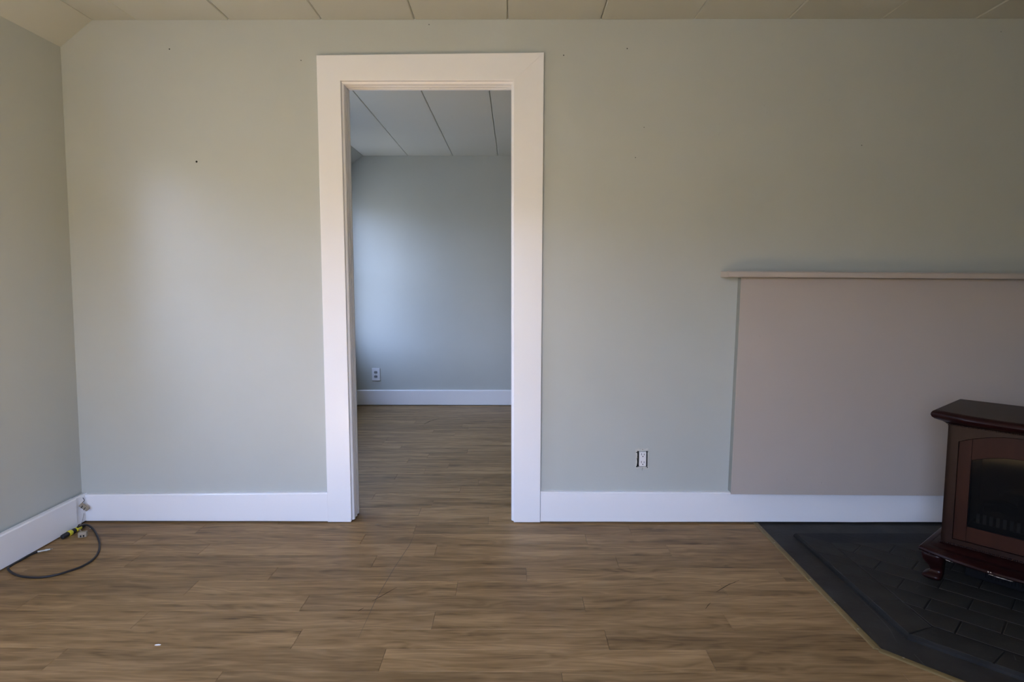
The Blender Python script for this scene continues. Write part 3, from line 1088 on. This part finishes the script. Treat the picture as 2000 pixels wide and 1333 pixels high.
def arch(x, top, k_=AR_K):
    return top - k_ * (x - SW / 2) ** 2


BZ0, BZ1 = 0.158 + zb, 0.606 + zb
REC = 0.010
bm = bmesh.new()
a_box(bm, 0.0, 0.012, 0.0, SD, BZ0, BZ1)
sp('side_panel', bm, 'mahogany')
bm = bmesh.new()
a_box(bm, SW - 0.012, SW, 0.0, SD, BZ0, BZ1)
sp('side_panel', bm, 'mahogany')
bm = bmesh.new()
a_box(bm, 0.012, SW - 0.012, SD - 0.012, SD, BZ0, BZ1)
sp('back_panel', bm, 'mahogany')
# front frame with the arch cut out
DZ0 = 0.181 + zb
bm = bmesh.new()
NA = 18
xs = [ax0 + (ax1 - ax0) * i / NA for i in range(NA + 1)]
for yy in (0.0, 0.018):
    pass
def frame_strip(bm, lower, upper, y0, y1):
    """Solid between two polylines of equal length given as (x,z)."""
    rings = []
    for (xa, za), (xb, zb_) in zip(lower, upper):
        rings.append([(xa, y0, za), (xb, y0, zb_), (xb, y1, zb_), (xa, y1, za)])
    a_loft(bm, rings)
frame_strip(bm, [(x, arch(x, AR_T)) for x in xs], [(x, BZ1) for x in xs], 0.0, 0.02)
a_box(bm, 0.0, ax0, 0.0, 0.02, BZ0, BZ1)
a_box(bm, ax1, SW, 0.0, 0.02, BZ0, BZ1)
a_box(bm, ax0, ax1, 0.0, 0.02, BZ0, DZ0)
sp('front_frame', bm, 'mahogany')

# door set back in the arch: two stiles, two rails, glass
door_s = empty('door'); door_s.parent = stove
gx0, gx1 = 0.074, SW - 0.074
GZ0, GT = 0.236 + zb, 0.514 + zb
gk = 1.5
dy0, dy1 = REC, REC + 0.018


def dpart(name, bm, mat, smooth=False):
    return link(name, bm, mat, door_s, smooth=smooth)


for a, b in ((ax0 + 0.001, gx0 - 0.0008), (gx1 + 0.0008, ax1 - 0.001)):
    bm = bmesh.new()
    q = [a + (b - a) * i / 4 for i in range(5)]
    frame_strip(bm, [(x, DZ0 + 0.001) for x in q], [(x, arch(x, AR_T) - 0.003) for x in q], dy0 - 0.002, dy1)
    dpart('stile', bm, 'mahogany_door')
q = [gx0 + (gx1 - gx0) * i / 16 for i in range(17)]
bm = bmesh.new()
frame_strip(bm, [(x, arch(x, GT, gk)) for x in q], [(x, arch(x, AR_T) - 0.003) for x in q], dy0, dy1)
dpart('rail', bm, 'mahogany_door')
bm = bmesh.new()
frame_strip(bm, [(x, DZ0 + 0.001) for x in q], [(x, GZ0) for x in q], dy0, dy1)
dpart('rail', bm, 'mahogany_door')
bm = bmesh.new()
frame_strip(bm, [(x, GZ0) for x in q], [(x, arch(x, GT, gk)) for x in q], dy0 + 0.008, dy0 + 0.012)
dpart('glass', bm, 'stove_glass')
# dark bead round the glass
bm = bmesh.new()
loop = [(gx0 + 0.001, GZ0 + 0.001)] + [(x, arch(x, GT, gk) - 0.001) for x in q] + [(gx1 - 0.001, GZ0 + 0.001)]
loop.append(loop[0])
for (xa, za), (xb, zb_) in zip(loop[:-1], loop[1:]):
    a_tube(bm, [(xa, dy0 + 0.004, za), (xb, dy0 + 0.004, zb_)], 0.0016, 6)
dpart('glazing_bead', bm, 'heater_black')
bm = bmesh.new()
kx, kz = 0.248, 0.205 + zb
a_tube(bm, [(kx, dy0, kz), (kx, dy0 - 0.006, kz), (kx, dy0 - 0.012, kz), (kx, dy0 - 0.017, kz)], [0.003, 0.003, 0.0065, 0.0045], 10)
dpart('knob', bm, 'brass_strip', smooth=True)

# firebox behind the glass with the grate's upright bars
bm = bmesh.new()
x0, x1, y0, y1, z0, z1 = gx0 - 0.015, gx1 + 0.015, dy1 + 0.001, SD - 0.03, GZ0 - 0.02, AR_T - 0.02
vs = [bm.verts.new(p) for p in ((x0, y0, z0), (x1, y0, z0), (x1, y1, z0), (x0, y1, z0), (x0, y0, z1), (x1, y0, z1), (x1, y1, z1), (x0, y1, z1))]
for f in ((0, 1, 2, 3), (4, 7, 6, 5), (0, 3, 7, 4), (1, 5, 6, 2), (3, 2, 6, 7)):
    bm.faces.new([vs[i] for i in f])
fb = sp('firebox', bm, 'firebox')
grate = empty('grate'); grate.parent = stove
nb = 13
bm = bmesh.new()
a_box(bm, gx0 + 0.01, gx1 - 0.01, dy1 + 0.020, dy1 + 0.026, 0.243 + zb, 0.250 + zb)
link('rail', bm, 'firebox', grate)
for i in range(nb):
    x = gx0 + 0.024 + (gx1 - gx0 - 0.048) * i / (nb - 1)
    bm = bmesh.new()
    a_box(bm, x - 0.0052, x + 0.0052, dy1 + 0.014, dy1 + 0.019, 0.248 + zb, 0.283 + zb, bevel=0.0015)
    link('bar', bm, 'grate_grey', grate)
for (xa, xb, yv, zv, r) in ((0.10, 0.26, 0.10, 0.300, 0.022), (0.20, 0.34, 0.13, 0.315, 0.020), (0.13, 0.31, 0.16, 0.345, 0.018)):
    bm = bmesh.new()
    pts = catmull([(xa, yv, zv + zb), ((2 * xa + xb) / 3, yv + 0.012, zv + zb + 0.008), ((xa + 2 * xb) / 3, yv - 0.006, zv + zb + 0.002), (xb, yv + 0.01, zv + zb + 0.012)], 4)
    a_tube(bm, pts, [r * (0.9 + 0.2 * random.random()) for _ in pts], 9)
    link('log', bm, 'firebox', grate)

# crown: bow fronted top with rounded nose over a cove
moulding('crown', [(0.606 + zb, 0.004, 0.006), (0.611 + zb, 0.009, 0.014), (0.616 + zb, 0.016, 0.026), (0.620 + zb, 0.026, 0.038), (0.625 + zb, 0.036, 0.047),
                   (0.632 + zb, 0.043, 0.053), (0.640 + zb, 0.046, 0.055), (0.647 + zb, 0.045, 0.055), (0.653 + zb, 0.041, 0.053), (0.656 + zb, 0.035, 0.050)], 'mahogany_red')
bm = bmesh.new()
a_loft(bm, [[(x, y, z) for x, y in bow(0.0352, 0.050, back=0.0145)] for z in (0.6555 + zb, 0.6568 + zb)])
sp('top_board', bm, 'mahogany')
# base: flared bow fronted rail
moulding('base_rail', [(0.121 + zb, 0.036, 0.030), (0.1225 + zb, 0.046, 0.043), (0.127 + zb, 0.053, 0.051), (0.133 + zb, 0.056, 0.054), (0.139 + zb, 0.0545, 0.052), (0.1435 + zb, 0.049, 0.046),
                       (0.1468 + zb, 0.041, 0.036), (0.1485 + zb, 0.034, 0.027), (0.1470 + zb, 0.030, 0.022), (0.1495 + zb, 0.026, 0.018), (0.154 + zb, 0.022, 0.013), (0.1565 + zb, 0.012, 0.007), (0.1585 + zb, 0.008, 0.005)], 'mahogany_red')


def rope(name, z, off, r, bul=0.0):
    """Twisted rope bead along the front: a chain of small tilted beads in one mesh."""
    bm = bmesh.new()
    n_ = 74
    for i in range(n_):
        x = -off + (SW + 2 * off) * (i + 0.5) / n_
        u = (x - SW / 2) / (SW / 2 + off)
        y = -off - bul * (1 - u * u)
        bmesh.ops.create_icosphere(bm, subdivisions=1, radius=r, matrix=Matrix.Translation((x, y, z)) @ Matrix.Rotation(0.7, 4, 'Y') @ Matrix.Diagonal((0.75, 1, 1.35, 1)))
    return sp(name, bm, 'mahogany', smooth=True)


rope('rope_bead', 0.6035 + zb, 0.002, 0.0028, 0.0)
rope('rope_bead', 0.1625 + zb, 0.003, 0.0034, 0.0)

# short cabriole legs
def leg(px, py, ox, oy):
    """Square sectioned S-curved leg; (ox, oy) points outward to the corner."""
    o = Vector((ox, oy)).normalized()
    # height, outer reach toward the corner, inner reach
    prof = [(0.106, 0.040, 0.030), (0.092, 0.041, 0.030), (0.078, 0.039, 0.029), (0.064, 0.031, 0.027), (0.050, 0.021, 0.026),
            (0.040, 0.015, 0.025), (0.032, 0.015, 0.025), (0.025, 0.022, 0.025), (0.018, 0.034, 0.025), (0.011, 0.037, 0.024), (0.005, 0.030, 0.023), (0.0, 0.022, 0.021)]
    sx, sy = (1 if ox > 0 else -1), (1 if oy > 0 else -1)
    rings = []
    for z, out_, in_ in prof:
        hx = (out_ + in_) / 2; cxx = px + sx * (out_ - in_) / 2; cyy = py + sy * (out_ - in_) / 2
        ring = []
        for a in range(20):
            t = 2 * math.pi * a / 20
            m_ = (abs(math.cos(t)) ** 6 + abs(math.sin(t)) ** 6) ** (-1 / 6)
            ring.append((cxx + hx * m_ * math.cos(t), cyy + hx * m_ * math.sin(t), z))
        rings.append(ring)
    bm = bmesh.new()
    a_loft(bm, rings)
    return sp('leg', bm, 'mahogany_red', smooth=True)


leg(-0.008, -0.012, -1, -1)
leg(SW + 0.008, -0.012, 1, -1)
leg(-0.008, SD - 0.035, -1, 1)
leg(SW + 0.008, SD - 0.035, 1, 1)

# heater blower hung under the cabinet
hb = empty('heater'); hb.parent = stove
bm = bmesh.new(); a_box(bm, 0.075, SW - 0.075, 0.02, 0.17, 0.050 + zb, 0.1215 + zb, bevel=0.003)
link('housing', bm, 'heater_black', hb)
for i in range(18):
    x = 0.135 + (SW - 0.27) * i / 17
    bm = bmesh.new(); a_box(bm, x - 0.002, x + 0.002, 0.014, 0.021, 0.064 + zb, 0.1205 + zb)
    link('grille_slat', bm, 'heater_black', hb)
# bare cream patches where the finish is chipped off the base rail
def chip(t, z, ln, ht):
    u = (t - SW / 2) / (SW / 2 + 0.05)
    bm = bmesh.new()
    n_ = 8
    up, lo_ = [], []
    for i in range(n_ + 1):
        x = t + ln * (i / n_ - 0.5)
        uu = (x - SW / 2) / (SW / 2 + 0.055)
        sd_, bu_ = (0.0535, 0.0515) if z < 0.130 else (0.0562, 0.0543)
        uu = (x - SW / 2) / (SW / 2 + sd_)
        y = -sd_ - bu_ * (1 - uu * uu) - 0.0006
        h_ = ht * (0.25 + 0.75 * rnd.random()) * (0.3 if i in (0, n_) else 1)
        up.append(bm.verts.new((x, y, z + zb + h_))); lo_.append(bm.verts.new((x, y + 0.0012, z + zb - h_ * 0.6)))
    for i in range(n_):
        bm.faces.new((lo_[i], lo_[i + 1], up[i + 1], up[i]))
    sp('chipped_patch', bm, 'cream_chip')


chip(-0.016, 0.1275, 0.005, 0.0014)
chip(0.045, 0.1265, 0.020, 0.0016)
chip(0.061, 0.1265, 0.006, 0.0014)
chip(0.098, 0.1285, 0.006, 0.0016)
chip(0.175, 0.1268, 0.014, 0.0020)
chip(0.208, 0.1260, 0.055, 0.0022)
chip(0.168, 0.1365, 0.004, 0.0036)
chip(0.175, 0.1370, 0.004, 0.0042)
tag(stove, 'dark red mahogany freestanding electric stove heater with bowed top standing on charcoal brick pad', 'stove')

# ================================================================== THINGS IN THE LEFT CORNER
# black coaxial cable looped on the floor
cr_ = 0.0042
path_px = [(152, 1030), (160, 1026.5), (168, 1026), (176, 1029), (184, 1037), (191, 1050), (194.5, 1064), (192, 1079), (182, 1093), (162, 1106), (135, 1116), (105, 1124.5), (75, 1128.5), (45, 1127), (26, 1121), (15.5, 1111), (18, 1104), (30, 1095), (50, 1084.5), (73, 1078.5)]
lift = [0.030, 0.018, 0.010, 0.006] + [0.0] * 16
pts = []
for (x, y), z in zip(path_px, lift):
    p = onZ(x, y, cr_ + z)
    p.x = max(p.x, -1.9925)
    pts.append(p)
cab = empty('coaxial_cable', (pts[8].x, pts[8].y, 0))
bm = bmesh.new()
a_tube(bm, catmull(pts, 7), cr_, 10)
part(link('jacket', bm, 'black_rubber', smooth=True), cab)
e0, e1 = pts[-1], onZ(98, 1073.5, 0.006)
dv = (e1 - e0).normalized()
bm = bmesh.new()
a_tube(bm, [e0 - dv * 0.002, e0 + dv * 0.012, e0 + dv * 0.0121, e0 + dv * 0.026, e0 + dv * 0.0261, e0 + dv * 0.034, e0 + dv * 0.0341, e0 + dv * 0.044],
       [0.0044, 0.0044, 0.0034, 0.0034, 0.0054, 0.0054, 0.0042, 0.0042], 10)
part(link('connector', bm, 'steel'), cab)
bm = bmesh.new()
a_tube(bm, [e0 + dv * 0.043, e0 + dv * 0.052], 0.0009, 6)
part(link('centre_pin', bm, 'steel'), cab)
tag(cab, 'black coaxial cable with metal connector looped on the floor by left baseboard', 'cable')

# small beige phone jack hanging on a thin wire from the terminal in the corner
J = onZ(162, 1044, 0.012)
jack = empty('phone_jack', (J.x, J.y, 0))
bm = bmesh.new()
a_box(bm, -0.0165, 0.0165, -0.013, 0.013, -0.0115, 0.0115, bevel=0.003)
jb = link('housing', bm, 'beige_plastic')
jb.rotation_euler = (0.0, 0.0, 0.35)
jb.parent = jack; jb.location = (0, 0, 0.0118)
for s_ in (-0.0055, 0.0055):
    bm = bmesh.new()
    a_box(bm, s_ - 0.0030, s_ + 0.0030, -0.0134, -0.0128, -0.008, 0.0005)
    q_ = link('port', bm, 'outlet_slot'); q_.parent = jack; q_.rotation_euler = (0, 0, 0.35); q_.location = (0, 0, 0.0118)
w0 = onY(157, 1003, D - 0.050); w1 = Vector((J.x - 0.012, J.y + 0.008, 0.022))
wp = [w0, onY(151.5, 1014, D - 0.06), onY(150, 1022, D - 0.07), onY(153, 1031, D - 0.095), w1]
for p_ in wp[:-1]:
    p_.x = max(p_.x, -1.991)
bm = bmesh.new()
a_tube(bm, catmull(wp, 7), 0.0017, 8)
part(link('wire', bm, 'grey_wire', smooth=True), jack)
tag(jack, 'small beige phone jack on a thin wire lying on the floor in the left corner', 'phone jack')

# terminal block with screws fixed in the corner above it
T = onY(158, 991, D - 0.058); T.x = max(T.x, -1.982)
term = empty('wire_terminal', (T.x, T.y, T.z))
bm = bmesh.new()
a_box(bm, -0.021, 0.021, -0.007, 0.007, -0.008, 0.008, bevel=0.0015)
tb = link('block', bm, 'beige_plastic'); tb.parent = term; tb.rotation_euler = (0.25, 0.72, 0.15)
for s_ in (-0.014, 0.0, 0.014):
    bm = bmesh.new()
    a_tube(bm, [(s_, -0.0068, 0.0), (s_, -0.010, 0.0)], 0.0042, 8)
    q_ = link('screw', bm, 'steel'); q_.parent = term; q_.rotation_euler = tb.rotation_euler
for s_ in (-0.007, 0.007):
    bm = bmesh.new()
    a_box(bm, s_ - 0.0016, s_ + 0.0016, -0.0082, -0.0065, -0.008, 0.008)
    q_ = link('barrier', bm, 'outlet_slot'); q_.parent = term; q_.rotation_euler = tb.rotation_euler
bm = bmesh.new()
a_tube(bm, catmull([T + Vector((-0.006, 0, 0.006)), T + Vector((-0.012, 0.006, 0.018)), T + Vector((-0.006, 0.012, 0.027)), T + Vector((-0.018, 0.02, 0.037))], 5), 0.0013, 6)
part(link('wire', bm, 'black_rubber', smooth=True), term)
bm = bmesh.new()
a_tube(bm, catmull([T + Vector((-0.008, 0, 0.004)), T + Vector((-0.018, -0.004, 0.010)), T + Vector((-0.024, 0.004, 0.005))], 5), 0.0012, 6)
part(link('wire', bm, 'black_rubber', smooth=True), term)
tag(term, 'tiny beige screw terminal with loose wires on the baseboard in the left corner', 'terminal')

# black handled tool with yellow bands
k0, k1 = onZ(121, 1050, 0.012), onZ(166, 1026, 0.012)
k0.x = max(k0.x, -1.980); k1.x = max(k1.x, -1.978)
dv = (k1 - k0).normalized()
Lt = (k1 - k0).length
tool = empty('screwdriver', (k0.x, k0.y, 0))
def seg(name, s0, s1, r0, r1, mat, mid=None):
    bm = bmesh.new()
    ps = [k0 + dv * (Lt * (s0 + (s1 - s0) * t)) for t in (0, .04, .3, .7, .96, 1)]
    rm = mid if mid else (r0 + r1) / 2
    a_tube(bm, ps, [r0 * 0.75, r0, rm, rm, r1, r1 * 0.75], 12)
    part(link(name, bm, mat, smooth=True), tool)
seg('handle_end', 0.0, 0.25, 0.0095, 0.0115, 'black_rubber')
seg('yellow_cap', 0.24, 0.40, 0.0118, 0.0118, 'yellow_plastic', 0.0125)
seg('handle_grip', 0.39, 0.55, 0.0108, 0.0108, 'black_rubber')
seg('yellow_band', 0.54, 0.80, 0.0100, 0.0100, 'yellow_plastic', 0.0098)
seg('handle_neck', 0.79, 1.0, 0.0100, 0.0070, 'black_rubber')
tag(tool, 'short black tool handle with two yellow bands lying against the left baseboard', 'tool')

# crumbs of paint on the floor
for (sx, sy, w_, g_) in ((308, 1261, 0.009, 'by itself on the open wood floor'), (178, 1033, 0.006, 'beside the black cable loop')):
    p = onZ(sx, sy, 0.0)
    bm = bmesh.new()
    pts = [(p.x + w_ * q[0], p.y + w_ * q[1] * 0.5) for q in ((-1, -.3), (-.2, -.8), (.9, -.4), (1, .5), (.1, .9), (-.8, .6))]
    a_prism(bm, pts, 'z', 0.0002, 0.0014)
    tag(link('paint_flake', bm, 'white_paint'), 'tiny white paint flake lying ' + g_, 'paint flake')
